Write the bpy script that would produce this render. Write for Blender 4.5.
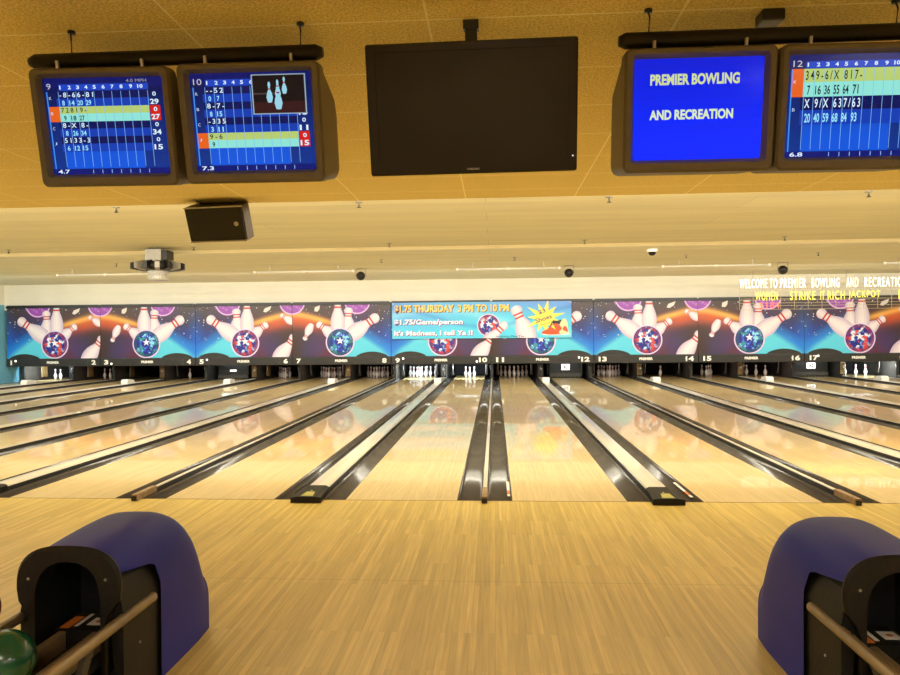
import bpy, bmesh, math, random
from mathutils import Vector, Matrix
random.seed(7)
sc = bpy.context.scene
for o in list(bpy.data.objects): bpy.data.objects.remove(o)
PI = math.pi
# ------------------------------------------------------------------ camera
FPX = 700.0; VX, VY, ROLL = 494.69, 333.05, .0089
d = Vector((VX-450, -(VY-337.5), -FPX)).normalized()
xa = Vector((1, math.sin(ROLL), 0)); xa = (xa - d*xa.dot(d)).normalized()
za = xa.cross(d)
Rw = Matrix((xa, d, za))            # camera axes expressed in world: rows are world X,Y,Z in camera space
cam_data = bpy.data.cameras.new('camera'); cam = bpy.data.objects.new('camera', cam_data)
sc.collection.objects.link(cam); sc.camera = cam
cam_data.sensor_width = 36; cam_data.lens = 36*FPX/900; cam_data.clip_start = .05; cam_data.clip_end = 200
cam.matrix_world = Matrix.Translation((.107, -6.532, 1.564)) @ Rw.to_4x4()
# ------------------------------------------------------------------ world, exposure
w = bpy.data.worlds.new('world'); sc.world = w; w.use_nodes = True
w.node_tree.nodes['Background'].inputs[0].default_value = (1, .8, .5, 1)
w.node_tree.nodes['Background'].inputs[1].default_value = .05
sc.view_settings.view_transform = 'Standard'; sc.view_settings.look = 'None'
sc.view_settings.gamma = 1; sc.view_settings.use_curve_mapping = False
sc.view_settings.exposure = 0.2
def area(name, loc, size, power, color, rot):
    l = bpy.data.lights.new(name, 'AREA'); l.shape = 'RECTANGLE'; l.size, l.size_y = size
    l.energy = power; l.color = color
    o = bpy.data.objects.new(name, l); sc.collection.objects.link(o); o.location = loc; o.rotation_euler = rot
    return o
WARM = (1, .94, .78)
# strip lamps of the lane bay, fixed behind the edge of the low ceiling, plus an added fill light
area('soffit_lamp_strip', (-1.6, 1.20, 3.22), (32, .16), 620, WARM, (math.radians(62), 0, 0))
area('soffit_fill_light', (-1.6, 1.5, 3.32), (32, .7), 600, WARM, (0, 0, 0))  # unseen fill, added to brighten the dim approach and low ceiling
area('bay_lamp_strip', (-1.6, 7.95, 3.335), (32, .04), 290, WARM, (math.radians(78), 0, 0))
area('mask_lamp_strip', (-1.6, 12.6, 3.22), (32, .4), 680, (1, .97, .90), (math.radians(20), 0, 0))
# ------------------------------------------------------------------ materials
def lin(c): return tuple(((v/255)/12.92 if v/255 <= .04045 else ((v/255+.055)/1.055)**2.4) for v in c)
def mat(name, color, rough=.5, metal=0, coat=0, coatr=.05, noise=None, spec=None, emit=None, es=1):
    m = bpy.data.materials.new(name); m.use_nodes = True; nt = m.node_tree; b = nt.nodes['Principled BSDF']
    b.inputs['Base Color'].default_value = (*color, 1); b.inputs['Roughness'].default_value = rough
    b.inputs['Metallic'].default_value = metal; b.inputs['Coat Weight'].default_value = coat
    b.inputs['Coat Roughness'].default_value = coatr
    if spec is not None: b.inputs['Specular IOR Level'].default_value = spec
    if emit: b.inputs['Emission Color'].default_value = (*emit, 1); b.inputs['Emission Strength'].default_value = es
    if noise:                                            # (scale, amount, bump)
        tc = nt.nodes.new('ShaderNodeTexCoord'); n = nt.nodes.new('ShaderNodeTexNoise')
        n.inputs['Scale'].default_value = noise[0]; n.inputs['Detail'].default_value = 5
        nt.links.new(tc.outputs['Object'], n.inputs['Vector'])
        r = nt.nodes.new('ShaderNodeValToRGB'); a = noise[1]
        r.color_ramp.elements[0].position = .3; r.color_ramp.elements[1].position = .7
        r.color_ramp.elements[0].color = (*[v*(1-a) for v in color], 1)
        r.color_ramp.elements[1].color = (*[min(1, v*(1+a)) for v in color], 1)
        nt.links.new(n.outputs['Fac'], r.inputs['Fac']); nt.links.new(r.outputs['Color'], b.inputs['Base Color'])
        if len(noise) > 2 and noise[2]:
            bp = nt.nodes.new('ShaderNodeBump'); bp.inputs['Strength'].default_value = noise[2]; bp.inputs['Distance'].default_value = .01
            nt.links.new(n.outputs['Fac'], bp.inputs['Height']); nt.links.new(bp.outputs['Normal'], b.inputs['Normal'])
    return m
def wood(name, c1, c2, mortar, bw, bh, rough, coat, coatr, seams=()):
    m = bpy.data.materials.new(name); m.use_nodes = True; nt = m.node_tree; b = nt.nodes['Principled BSDF']; L = nt.links.new
    tc = nt.nodes.new('ShaderNodeTexCoord'); mp = nt.nodes.new('ShaderNodeMapping')
    mp.inputs['Rotation'].default_value = (0, 0, PI/2)
    L(tc.outputs['Object'], mp.inputs['Vector'])
    br = nt.nodes.new('ShaderNodeTexBrick'); br.offset = .37; br.inputs['Scale'].default_value = 1
    br.inputs['Brick Width'].default_value = bw; br.inputs['Row Height'].default_value = bh
    br.inputs['Mortar Size'].default_value = .0006; br.inputs['Mortar Smooth'].default_value = .3; br.inputs['Bias'].default_value = -.1
    br.inputs['Color1'].default_value = (*c1, 1); br.inputs['Color2'].default_value = (*c2, 1); br.inputs['Mortar'].default_value = (*mortar, 1)
    L(mp.outputs['Vector'], br.inputs['Vector'])
    n = nt.nodes.new('ShaderNodeTexNoise'); mp2 = nt.nodes.new('ShaderNodeMapping'); mp2.inputs['Scale'].default_value = (60, 2.2, 1)
    L(tc.outputs['Object'], mp2.inputs['Vector']); L(mp2.outputs['Vector'], n.inputs['Vector']); n.inputs['Scale'].default_value = 1; n.inputs['Detail'].default_value = 4
    r = nt.nodes.new('ShaderNodeMapRange'); r.inputs['From Min'].default_value = .25; r.inputs['From Max'].default_value = .75
    r.inputs['To Min'].default_value = .78; r.inputs['To Max'].default_value = 1.1
    L(n.outputs['Fac'], r.inputs['Value'])
    n2 = nt.nodes.new('ShaderNodeTexNoise'); n2.inputs['Scale'].default_value = 1.3; L(tc.outputs['Object'], n2.inputs['Vector'])
    r2 = nt.nodes.new('ShaderNodeMapRange'); r2.inputs['From Min'].default_value = .3; r2.inputs['From Max'].default_value = .7
    r2.inputs['To Min'].default_value = .93; r2.inputs['To Max'].default_value = 1.05; L(n2.outputs['Fac'], r2.inputs['Value'])
    mm = nt.nodes.new('ShaderNodeMath'); mm.operation = 'MULTIPLY'; L(r.outputs['Result'], mm.inputs[0]); L(r2.outputs['Result'], mm.inputs[1])
    last = mm.outputs[0]
    if seams:
        sx = nt.nodes.new('ShaderNodeSeparateXYZ'); L(tc.outputs['Object'], sx.inputs[0])
        for axis, val in seams:
            c = nt.nodes.new('ShaderNodeMath'); c.operation = 'COMPARE'; c.inputs[1].default_value = val; c.inputs[2].default_value = .0022
            L(sx.outputs[axis], c.inputs[0])
            s = nt.nodes.new('ShaderNodeMath'); s.operation = 'MULTIPLY_ADD'; s.inputs[1].default_value = -.5; s.inputs[2].default_value = 1
            L(c.outputs[0], s.inputs[0])
            k = nt.nodes.new('ShaderNodeMath'); k.operation = 'MULTIPLY'; L(last, k.inputs[0]); L(s.outputs[0], k.inputs[1]); last = k.outputs[0]
    v = nt.nodes.new('ShaderNodeVectorMath'); v.operation = 'SCALE'; L(br.outputs['Color'], v.inputs[0]); L(last, v.inputs['Scale'])
    L(v.outputs[0], b.inputs['Base Color'])
    b.inputs['Roughness'].default_value = rough; b.inputs['Coat Weight'].default_value = coat; b.inputs['Coat Roughness'].default_value = coatr
    return m
def tilemat(name, color, line, tw, th, ox, oy):
    m = bpy.data.materials.new(name); m.use_nodes = True; nt = m.node_tree; b = nt.nodes['Principled BSDF']; L = nt.links.new
    tc = nt.nodes.new('ShaderNodeTexCoord'); mp = nt.nodes.new('ShaderNodeMapping'); mp.inputs['Location'].default_value = (ox, oy, 0)
    L(tc.outputs['Object'], mp.inputs['Vector'])
    br = nt.nodes.new('ShaderNodeTexBrick'); br.offset = 0; br.inputs['Scale'].default_value = 1
    br.inputs['Brick Width'].default_value = tw; br.inputs['Row Height'].default_value = th
    br.inputs['Mortar Size'].default_value = .006; br.inputs['Mortar Smooth'].default_value = .1
    n = nt.nodes.new('ShaderNodeTexNoise'); n.inputs['Scale'].default_value = 90; n.inputs['Detail'].default_value = 3; L(tc.outputs['Object'], n.inputs['Vector'])
    r = nt.nodes.new('ShaderNodeValToRGB'); r.color_ramp.elements[0].position = .36; r.color_ramp.elements[1].position = .62
    r.color_ramp.elements[0].color = (*[v*.72 for v in color], 1); r.color_ramp.elements[1].color = (*[v*1.1 for v in color], 1)
    L(n.outputs['Fac'], r.inputs['Fac']); L(r.outputs['Color'], br.inputs['Color1']); L(r.outputs['Color'], br.inputs['Color2'])
    br.inputs['Mortar'].default_value = (*line, 1)
    L(mp.outputs['Vector'], br.inputs['Vector']); L(br.outputs['Color'], b.inputs['Base Color']); b.inputs['Roughness'].default_value = .9
    bp = nt.nodes.new('ShaderNodeBump'); bp.inputs['Strength'].default_value = .35; bp.inputs['Distance'].default_value = .004
    L(n.outputs['Fac'], bp.inputs['Height']); L(bp.outputs['Normal'], b.inputs['Normal'])
    return m
def panelmat(name, color, ph):
    m = bpy.data.materials.new(name); m.use_nodes = True; nt = m.node_tree; b = nt.nodes['Principled BSDF']; L = nt.links.new
    tc = nt.nodes.new('ShaderNodeTexCoord'); br = nt.nodes.new('ShaderNodeTexBrick'); br.offset = .5; br.inputs['Scale'].default_value = 1
    br.inputs['Brick Width'].default_value = 7.3; br.inputs['Row Height'].default_value = ph
    br.inputs['Mortar Size'].default_value = .004; br.inputs['Bias'].default_value = 0
    br.inputs['Color1'].default_value = (*color, 1); br.inputs['Color2'].default_value = (*[v*.95 for v in color], 1)
    br.inputs['Mortar'].default_value = (*[v*.72 for v in color], 1)
    L(tc.outputs['Object'], br.inputs['Vector'])
    n = nt.nodes.new('ShaderNodeTexNoise'); mp = nt.nodes.new('ShaderNodeMapping'); mp.inputs['Scale'].default_value = (.25, 2.5, 1)
    L(tc.outputs['Object'], mp.inputs['Vector']); L(mp.outputs[0], n.inputs['Vector']); n.inputs['Scale'].default_value = 1.4
    r = nt.nodes.new('ShaderNodeMapRange'); r.inputs['From Min'].default_value = .3; r.inputs['From Max'].default_value = .7; r.inputs['To Min'].default_value = .94; r.inputs['To Max'].default_value = 1.04
    L(n.outputs['Fac'], r.inputs['Value']); v = nt.nodes.new('ShaderNodeVectorMath'); v.operation = 'SCALE'
    L(br.outputs['Color'], v.inputs[0]); L(r.outputs['Result'], v.inputs['Scale']); L(v.outputs[0], b.inputs['Base Color']); b.inputs['Roughness'].default_value = .75
    return m
def artmat(name, emission=0, rough=.35):
    m = bpy.data.materials.new(name); m.use_nodes = True; nt = m.node_tree; b = nt.nodes['Principled BSDF']
    a = nt.nodes.new('ShaderNodeAttribute'); a.attribute_name = 'print'
    b.inputs['Roughness'].default_value = rough
    if emission:
        b.inputs['Base Color'].default_value = (.004, .004, .005, 1); b.inputs['Specular IOR Level'].default_value = .2
        nt.links.new(a.outputs['Color'], b.inputs['Emission Color']); b.inputs['Emission Strength'].default_value = emission
    else: nt.links.new(a.outputs['Color'], b.inputs['Base Color'])
    return m
M = dict(
 approach=wood('maple_approach', (.57,.40,.075), (.74,.54,.13), (.38,.25,.04), 1.1, .032, .42, .25, .25, seams=((1,-2.13),(0,2.02),(0,-2.02))),
 lane=wood('maple_lane', (.64,.47,.20), (.73,.55,.25), (.46,.31,.11), 2.6, .0264, .35, .6, .035),
 gutter=mat('gutter_plastic', (.10,.09,.078), .14, noise=(3,.15)),
 divtop=mat('divider_laminate', (.66,.60,.47), .3, coat=.5, noise=(2,.06)),
 black=mat('black_plastic', (.012,.011,.010), .35, noise=(8,.2)),
 blackm=mat('black_paint', (.022,.020,.018), .45, noise=(5,.2)),
 charcoal=mat('charcoal_metal', (.05,.047,.042), .5, noise=(6,.2)),
 woodcap=mat('block_wood', (.30,.19,.09), .5, noise=(20,.3)),
 yellow=mat('yellow_label', (.42,.38,.08), .5, noise=(30,.08)),
 white=mat('white_plastic', (.85,.82,.74), .35, noise=(10,.03)),
 label=mat('white_label', (.8,.78,.72), .5, noise=(40,.05)), orange=mat('orange_label', (.75,.20,.03), .5, noise=(40,.1)),
 lightpaint=mat('number_paint', (.9,.88,.8), .5, noise=(20,.02)),
 near_ceiling=tilemat('acoustic_tile', (.86,.67,.235), (.96,.84,.46), 1.155, .645, .19, -.56),
 far_ceiling=panelmat('painted_ceiling_panel', (.90,.85,.60), .78),
 header=mat('header_paint', (.82,.79,.67), .7, noise=(1.2,.03)),
 fascia=mat('fascia_paint', (.78,.66,.38), .8, noise=(2,.04)),
 wall=mat('side_wall_paint', (.16,.45,.62), .7, noise=(1,.1)),
 backwall=mat('rear_wall_paint', (.45,.34,.18), .8, noise=(1,.1)),
 blue=mat('blue_hood_plastic', (.014,.020,.30), .45, spec=.25, noise=(2.5,.06)),
 rubber=mat('black_textured_plastic', (.008,.007,.005), .5, noise=(60,.3,.1), spec=.3),
 tunnel=mat('dark_tunnel', (.004,.004,.006), .6, noise=(5,.1)),
 rail=mat('brass_toned_rail', (.36,.27,.15), .38, metal=.55, noise=(12,.1)),
 green=mat('green_ball', (.006,.075,.030), .2, coat=.3, noise=(5,.6)),
 red=mat('red_ball', (.55,.02,.015), .12, coat=1, noise=(5,.2)),
 bezel=mat('taupe_monitor_plastic', (.125,.098,.052), .5, noise=(30,.06)),
 tvblack=mat('gloss_black', (.006,.005,.006), .12, noise=(4,.1)),
 tvglass=mat('tv_glass', (.006,.006,.010), .04, noise=(4,.1)),
 grille=mat('speaker_grille', (.012,.011,.012), .6, noise=(150,.6,.3)),
 cab=mat('speaker_cabinet', (.10,.075,.055), .6, noise=(40,.1)),
 steel=mat('steel', (.45,.43,.40), .35, metal=.8, noise=(20,.08)),
 silver=mat('silver_paint', (.48,.46,.42), .4, metal=.3, noise=(20,.08)),
 crystal=mat('lens_plastic', (.85,.84,.8), .08, noise=(55,.5)),
 pin=mat('pin_white', (.86,.83,.80), .25, coat=.6, noise=(6,.03)),
 pinred=mat('pin_red', (.65,.03,.03), .3, noise=(6,.05)),
 pit=mat('pit_curtain', (.012,.011,.012), .9, noise=(6,.3)),
 kick=mat('kickback_panel', (.075,.068,.058), .6, noise=(5,.2)),
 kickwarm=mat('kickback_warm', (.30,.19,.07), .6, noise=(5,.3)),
 beige=mat('beige_panel', (.42,.36,.29), .6, noise=(5,.1)),
 lampgl=mat('indicator_glow', (.9,.9,.85), .4, emit=(1,.97,.9), es=1.6),
 teal=mat('sweep_lamp', (.6,.8,.85), .4, emit=(.55,.85,.95), es=2.0),
 tube=mat('tube_white', (.85,.82,.75), .3, noise=(5,.03)),
 ledw=mat('sign_white', (.9,.9,.8), .4, emit=(1,.95,.72), es=1.5), ledy=mat('sign_yellow', (.9,.8,.1), .4, emit=(1,.84,.04), es=.9),
 ledr=mat('sign_red', (.8,.1,.05), .4, emit=(1,.12,.04), es=1.2), wire=mat('sign_wire', (.62,.50,.30), .5, noise=(20,.05)),
 troffer=mat('troffer_diffuser', (.9,.9,.9), .5, emit=(1,.94,.82), es=27),
 art=artmat('printed_panel'), banner=artmat('printed_vinyl', rough=.45), screen=artmat('screen_glow', .92, rough=.12),
 dark_mark=mat('lane_mark', (.10,.05,.02), .3, noise=(40,.1)), seam=mat('foul_line', (.16,.09,.03), .5, noise=(10,.1)),
)
# ------------------------------------------------------------------ builders
col = sc.collection
class MB:
    def __init__(s): s.v = []; s.f = []; s.mi = []; s.mats = []; s.smooth = []
    def m(s, mt):
        if mt not in s.mats: s.mats.append(mt)
        return s.mats.index(mt)
    def add(s, vs, fs, mt, sm=False):
        o = len(s.v); i = s.m(mt); s.v += [tuple(v) for v in vs]
        for f in fs: s.f.append(tuple(o+k for k in f)); s.mi.append(i); s.smooth.append(sm)
    def box(s, a, b, mt, bev=0):
        x0, y0, z0 = a; x1, y1, z1 = b
        if bev:
            bm = bmesh.new(); bmesh.ops.create_cube(bm, size=1)
            for v in bm.verts: v.co = Vector(((x0+x1)/2+v.co.x*(x1-x0), (y0+y1)/2+v.co.y*(y1-y0), (z0+z1)/2+v.co.z*(z1-z0)))
            bmesh.ops.bevel(bm, geom=list(bm.edges), offset=bev, segments=2, affect='EDGES', profile=.6)
            bm.verts.index_update()
            s.add([v.co.copy() for v in bm.verts], [[v.index for v in f.verts] for f in bm.faces], mt); bm.free(); return
        vs = [(x0,y0,z0),(x1,y0,z0),(x1,y1,z0),(x0,y1,z0),(x0,y0,z1),(x1,y0,z1),(x1,y1,z1),(x0,y1,z1)]
        s.add(vs, [(0,3,2,1),(4,5,6,7),(0,1,5,4),(1,2,6,5),(2,3,7,6),(3,0,4,7)], mt)
    def tube(s, pts, r, mt, n=12, cap=True):
        pts = [Vector(p) for p in pts]; rings = []
        for i, p in enumerate(pts):
            t = (pts[min(i+1, len(pts)-1)]-pts[max(i-1, 0)]).normalized()
            u = t.cross(Vector((0,0,1)));
            if u.length < .01: u = t.cross(Vector((0,1,0)))
            u.normalize(); q = t.cross(u); rr = r[i] if isinstance(r, (list, tuple)) else r
            rings.append([p+u*math.cos(2*PI*k/n)*rr+q*math.sin(2*PI*k/n)*rr for k in range(n)])
        vs = [v for g in rings for v in g]; fs = []
        for i in range(len(rings)-1):
            for k in range(n): fs.append((i*n+k, i*n+(k+1)%n, (i+1)*n+(k+1)%n, (i+1)*n+k))
        s.add(vs, fs, mt, True)
        if cap: s.add(rings[0], [tuple(range(n))], mt); s.add(rings[-1], [tuple(range(n))], mt)
    def lathe(s, prof, mt, c=(0,0,0), n=24, mfun=None):
        vs = []
        for r, z in prof:
            for k in range(n): vs.append((c[0]+r*math.cos(2*PI*k/n), c[1]+r*math.sin(2*PI*k/n), c[2]+z))
        for i in range(len(prof)-1):
            fs = [(i*n+k, i*n+(k+1)%n, (i+1)*n+(k+1)%n, (i+1)*n+k) for k in range(n)]
            mm = mfun((prof[i][1]+prof[i+1][1])/2) if mfun else mt
            idx = s.m(mm)
            if i == 0: o = len(s.v); s.v += vs
            for f in fs: s.f.append(tuple(o+q for q in f)); s.mi.append(idx); s.smooth.append(True)
    def extrude(s, poly, y0, y1, mt, axis='y'):
        n = len(poly); P = lambda a, t: (a[0], t, a[1]) if axis == 'y' else ((t, a[0], a[1]) if axis == 'x' else (a[0], a[1], t))
        vs = [P(a, y0) for a in poly]+[P(a, y1) for a in poly]
        s.add(vs, [tuple(range(n)), tuple(range(2*n-1, n-1, -1))]+[(i, i+n, (i+1)%n+n, (i+1)%n) for i in range(n)], mt)
    def mesh(s, name):
        me = bpy.data.meshes.new(name); me.from_pydata(s.v, [], s.f); 
        for m_ in s.mats: me.materials.append(m_)
        me.polygons.foreach_set('material_index', s.mi); me.polygons.foreach_set('use_smooth', s.smooth)
        bm = bmesh.new(); bm.from_mesh(me); bmesh.ops.remove_doubles(bm, verts=bm.verts, dist=1e-6); bmesh.ops.recalc_face_normals(bm, faces=bm.faces); bm.to_mesh(me); bm.free()
        me.update(); return me
    def build(s, name, parent=None, loc=None, rot=None):
        o = bpy.data.objects.new(name, s.mesh(name)); col.objects.link(o)
        if parent: o.parent = parent
        if loc: o.location = loc
        if rot: o.rotation_euler = rot
        return o
def tag(o, label, cat, group=None, kind=None):
    o['label'] = label; o['category'] = cat
    if group: o['group'] = group
    if kind: o['kind'] = kind
    return o
def struct(o): o['kind'] = 'structure'; return o
def thing(name, label, cat, loc=(0,0,0), group=None, rot=(0,0,0)):
    o = bpy.data.objects.new(name, None); o.empty_display_size = .1; col.objects.link(o); o.location = loc; o.rotation_euler = rot
    return tag(o, label, cat, group)
def copy_tree(o, loc, label, group=None):
    c = o.copy(); col.objects.link(c); c.location = loc; c['label'] = label
    if group: c['group'] = group
    for ch in o.children:
        k = ch.copy(); col.objects.link(k); k.parent = c
        for g in ch.children:
            q = g.copy(); col.objects.link(q); q.parent = k
    return c
_tc = {}
def glyphs(txt, bold=.0, shear=0, sp=1.0):
    key = (txt, bold, shear, sp)
    if key in _tc: return _tc[key]
    cu = bpy.data.curves.new('t', 'FONT'); cu.body = txt; cu.offset = bold; cu.shear = shear; cu.space_character = sp; cu.resolution_u = 3; cu.fill_mode = 'FRONT'
    o = bpy.data.objects.new('t', cu); col.objects.link(o); bpy.context.view_layer.update()
    me = bpy.data.meshes.new_from_object(o.evaluated_get(bpy.context.evaluated_depsgraph_get()))
    vs = [(v.co.x, v.co.y) for v in me.vertices]; fs = [tuple(p.vertices) for p in me.polygons]
    bpy.data.objects.remove(o); bpy.data.curves.remove(cu); bpy.data.meshes.remove(me)
    x0 = min(v[0] for v in vs); x1 = max(v[0] for v in vs); y0 = min(v[1] for v in vs); y1 = max(v[1] for v in vs)
    vs = [((v[0]-x0)/(x1-x0), (v[1]-y0)/(y1-y0)) for v in vs]
    _tc[key] = (vs, fs, (x1-x0)/(y1-y0)); return _tc[key]
def text_mb(mb, txt, x0, z0, wd, ht, y, mt, bold=.02, sp=1.0):
    vs, fs, a = glyphs(txt, bold, 0, sp); mb.add([(x0+v[0]*wd, y, z0+v[1]*ht) for v in vs], fs, mt)
def clip(poly, R):
    x0, y0, x1, y1 = R
    for ax, val, keep in ((0,x0,1),(0,x1,-1),(1,y0,1),(1,y1,-1)):
        out = []
        for i in range(len(poly)):
            a, b = poly[i-1], poly[i]; ia = (a[ax]-val)*keep >= 0; ib = (b[ax]-val)*keep >= 0
            if ia != ib:
                t = (val-a[ax])/(b[ax]-a[ax]); out.append((a[0]+t*(b[0]-a[0]), a[1]+t*(b[1]-a[1])))
            if ib: out.append(b)
        poly = out
        if len(poly) < 3: return None
    return poly
class Art:
    """flat print: polygons with a colour each, stacked in thin ink layers towards -Y"""
    def __init__(s, W, Hh, step=.0015): s.W, s.H, s.step = W, Hh, step; s.p = []; s.R = (0,0,W,Hh)
    def poly(s, pts, c, lay=1, doclip=True):
        if doclip: pts = clip(list(pts), s.R)
        if pts: s.p.append((pts, lay, c))
    def grid(s, nx, ny, fn, lay=0):
        for i in range(nx):
            for j in range(ny):
                x0, x1, y0, y1 = s.W*i/nx, s.W*(i+1)/nx, s.H*j/ny, s.H*(j+1)/ny
                s.p.append(([(x0,y0),(x1,y0),(x1,y1),(x0,y1)], lay, fn((i+.5)/nx, (j+.5)/ny)))
    def disc(s, cx, cy, r, c, lay=1, n=40):
        s.poly([(cx+r*math.cos(2*PI*k/n), cy+r*math.sin(2*PI*k/n)) for k in range(n)], c, lay)
    def pin(s, hx, hy, bx, by, lay=2, wk=1.0, cut=1.0):
        """bowling pin print from the head end to the base end"""
        ax, ay = bx-hx, by-hy; Ln = math.hypot(ax, ay); ax /= Ln; ay /= Ln; nx, ny = -ay, ax
        prof = [(0,.0),(.012,.055),(.04,.088),(.09,.108),(.14,.104),(.2,.082),(.26,.076),(.33,.092),(.42,.130),(.52,.162),(.62,.174),(.72,.168),(.82,.146),(.92,.115),(.98,.10),(1,.0)]
        cols = [-1,-.75,-.45,-.1,.25,.6,.85,1]
        for i in range(len(prof)-1):
            t0, w0 = prof[i]; t1, w1 = prof[i+1]
            for j in range(len(cols)-1):
                q = lambda t, wd, k: (hx+ax*t*Ln+nx*wd*Ln*k*wk, hy+ay*t*Ln+ny*wd*Ln*k*wk)
                m = abs((cols[j]+cols[j+1])/2); base = (238-45*m**2, 228-55*m**2, 232-30*m**2)
                s.poly([q(t0,w0,cols[j]), q(t1,w1,cols[j]), q(t1,w1,cols[j+1]), q(t0,w0,cols[j+1])], lin(base), lay)
        for t in (.195,.275):
            q = lambda t, k: (hx+ax*t*Ln+nx*.085*Ln*k*wk, hy+ay*t*Ln+ny*.085*Ln*k*wk)
            s.poly([q(t-.018,-1), q(t+.018,-1), q(t+.018,1), q(t-.018,1)], lin((196,48,40)), lay+1)
    def text(s, txt, x0, y0, wd, ht, c, lay=3, bold=.02, rot=0, sp=1.0, aspect=None):
        if not txt: return 0
        vs, fs, a = glyphs(txt, bold, 0, sp)
        if wd is None: wd = a*ht*(aspect or 1)
        cr, sr = math.cos(rot), math.sin(rot)
        P_ = [(x0+v[0]*wd*cr-v[1]*ht*sr, y0+v[0]*wd*sr+v[1]*ht*cr) for v in vs]
        for f in fs: s.p.append(([P_[k] for k in f], lay, c))
        return wd
    def rect(s, x0, y0, x1, y1, c, lay=1): s.poly([(x0,y0),(x1,y0),(x1,y1),(x0,y1)], c, lay)
    def mesh(s, name, mt, curve=None):
        vs = []; fs = []; cs = []
        for pts, lay, c in s.p:
            o = len(vs); vs += [(p[0], -lay*s.step+(curve(p[0], p[1]) if curve else 0), p[1]) for p in pts]
            # keep the face pointing to -Y
            A = sum(pts[i-1][0]*pts[i][1]-pts[i][0]*pts[i-1][1] for i in range(len(pts)))
            idx = list(range(o, o+len(pts)));
            if A < 0: idx.reverse()
            fs.append(idx); cs += [(*c[:3], 1)]*len(pts)
        me = bpy.data.meshes.new(name); me.from_pydata(vs, [], fs); me.materials.append(mt)
        at = me.color_attributes.new('print', 'FLOAT_COLOR', 'CORNER')
        at.data.foreach_set('color', [x for c in cs for x in c]); me.update(); return me
def mix(a, b, t): t = max(0, min(1, t)); return tuple(a[i]+(b[i]-a[i])*t for i in range(3))
def obj(name, me, parent=None, loc=None, rot=None):
    o = bpy.data.objects.new(name, me); col.objects.link(o)
    if parent: o.parent = parent
    if loc: o.location = loc
    if rot: o.rotation_euler = rot
    return o
NW = 'zero one two three four five six seven eight nine ten eleven twelve thirteen fourteen fifteen sixteen seventeen eighteen nineteen twenty twenty-one'.split()
# ------------------------------------------------------------------ lane layout
NG, WG, LW = .259, .3485, 1.054                     # half gap narrow / wide, lane width
P = 2*NG+2*WG+2*LW; NP = 10                          # pair pitch, ten pairs
XL = -16.78                                          # left side wall
def pair_x(p): return (p-4)*P-P/2
def lane_x(k): return pair_x((k-1)//2)+(-1 if k%2 else 1)*(WG+LW/2)
XR = pair_x(NP-1)+P/2+.2
YM = 16.5; YE = 17.74; YP = 18.29
# ------------------------------------------------------------------ room shell
b = MB(); b.box((XL,-12,-.12), (XR,0,0), M['approach']); struct(b.build('floor'))
b = MB(); b.box((XL,0,-.22), (XR,20.6,-.14), M['blackm']); struct(b.build('trim_1'))          # sub-floor below lanes
b = MB(); b.box((XL,-.011,0.0), (XR,-.001,.0012), M['seam']); struct(b.build('trim_2'))        # foul line seam
b = MB(); b.box((XL,-12,3.01), (XR,.98,3.08), M['near_ceiling']); struct(b.build('ceiling'))
b = MB(); b.box((XL,.94,3.08), (XR,1.0,3.42), M['fascia']); struct(b.build('trim_3'))
b = MB(); b.box((XL,1.0,3.36), (XR,7.85,3.46), M['far_ceiling']); b.box((XL,7.85,3.36), (XR,20.6,3.46), M['far_ceiling']); struct(b.build('ceiling_bay'))
bpy.data.objects['ceiling_bay'].name = 'ceiling.001'
b = MB(); b.box((XL,7.84,3.295), (XR,7.87,3.36), M['fascia']); struct(b.build('trim_4'))
b = MB(); b.box((XL,16.62,2.5), (XR,16.75,3.36), M['header']); struct(b.build('wall_far'))
b = MB(); b.box((XL,16.60,3.08), (XR,16.62,3.11), M['header']); struct(b.build('trim_5'))
b = MB(); b.box((XL,20.5,-.14), (XR,20.6,3.3), M['pit']); struct(b.build('wall_back'))
b = MB(); b.box((XR,-12,-.2), (XR+.1,20.6,3.46), M['header']); struct(b.build('wall_right'))
b = MB(); b.box((XL-.1,-12,-.2), (XL,20.6,2.68), M['wall']); b.box((XL-.1,-12,2.68), (XL,20.6,3.46), M['header']); struct(b.build('wall_left'))
b = MB(); b.box((XL,-12.1,-.2), (XR,-12,3.1), M['backwall']); struct(b.build('wall_rear'))
b = MB(); b.box((XL,-12,0), (XR,-11.98,.12), M['blackm']); struct(b.build('baseboard_rear'))
# ceiling troffers behind the bowlers
TR = [(x, y) for y in (-7.6, -10.2) for x in (-8.4,-4.2,0,4.2,8.4)]
names = ['farthest left','left','middle','right','farthest right']
for i, (x, y) in enumerate(TR):
    t = thing('ceiling_light', 'recessed ceiling light panel over the seating, %s of the %s row' % (names[i%5], 'front' if i < 5 else 'rear'), 'ceiling light', (x, y, 3.01), 'ceiling lights over the seating')
    q = MB(); q.box((-.62,-.32,-.02), (.62,-.28,0), M['white']); q.box((-.62,.28,-.02), (.62,.32,0), M['white']); q.box((-.62,-.28,-.02), (-.58,.28,0), M['white']); q.box((.58,-.28,-.02), (.62,.28,0), M['white']); q.build('frame', t)
    q = MB(); q.box((-.58,-.28,-.012), (.58,.28,-.002), M['troffer']); q.build('diffuser', t)
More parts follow.
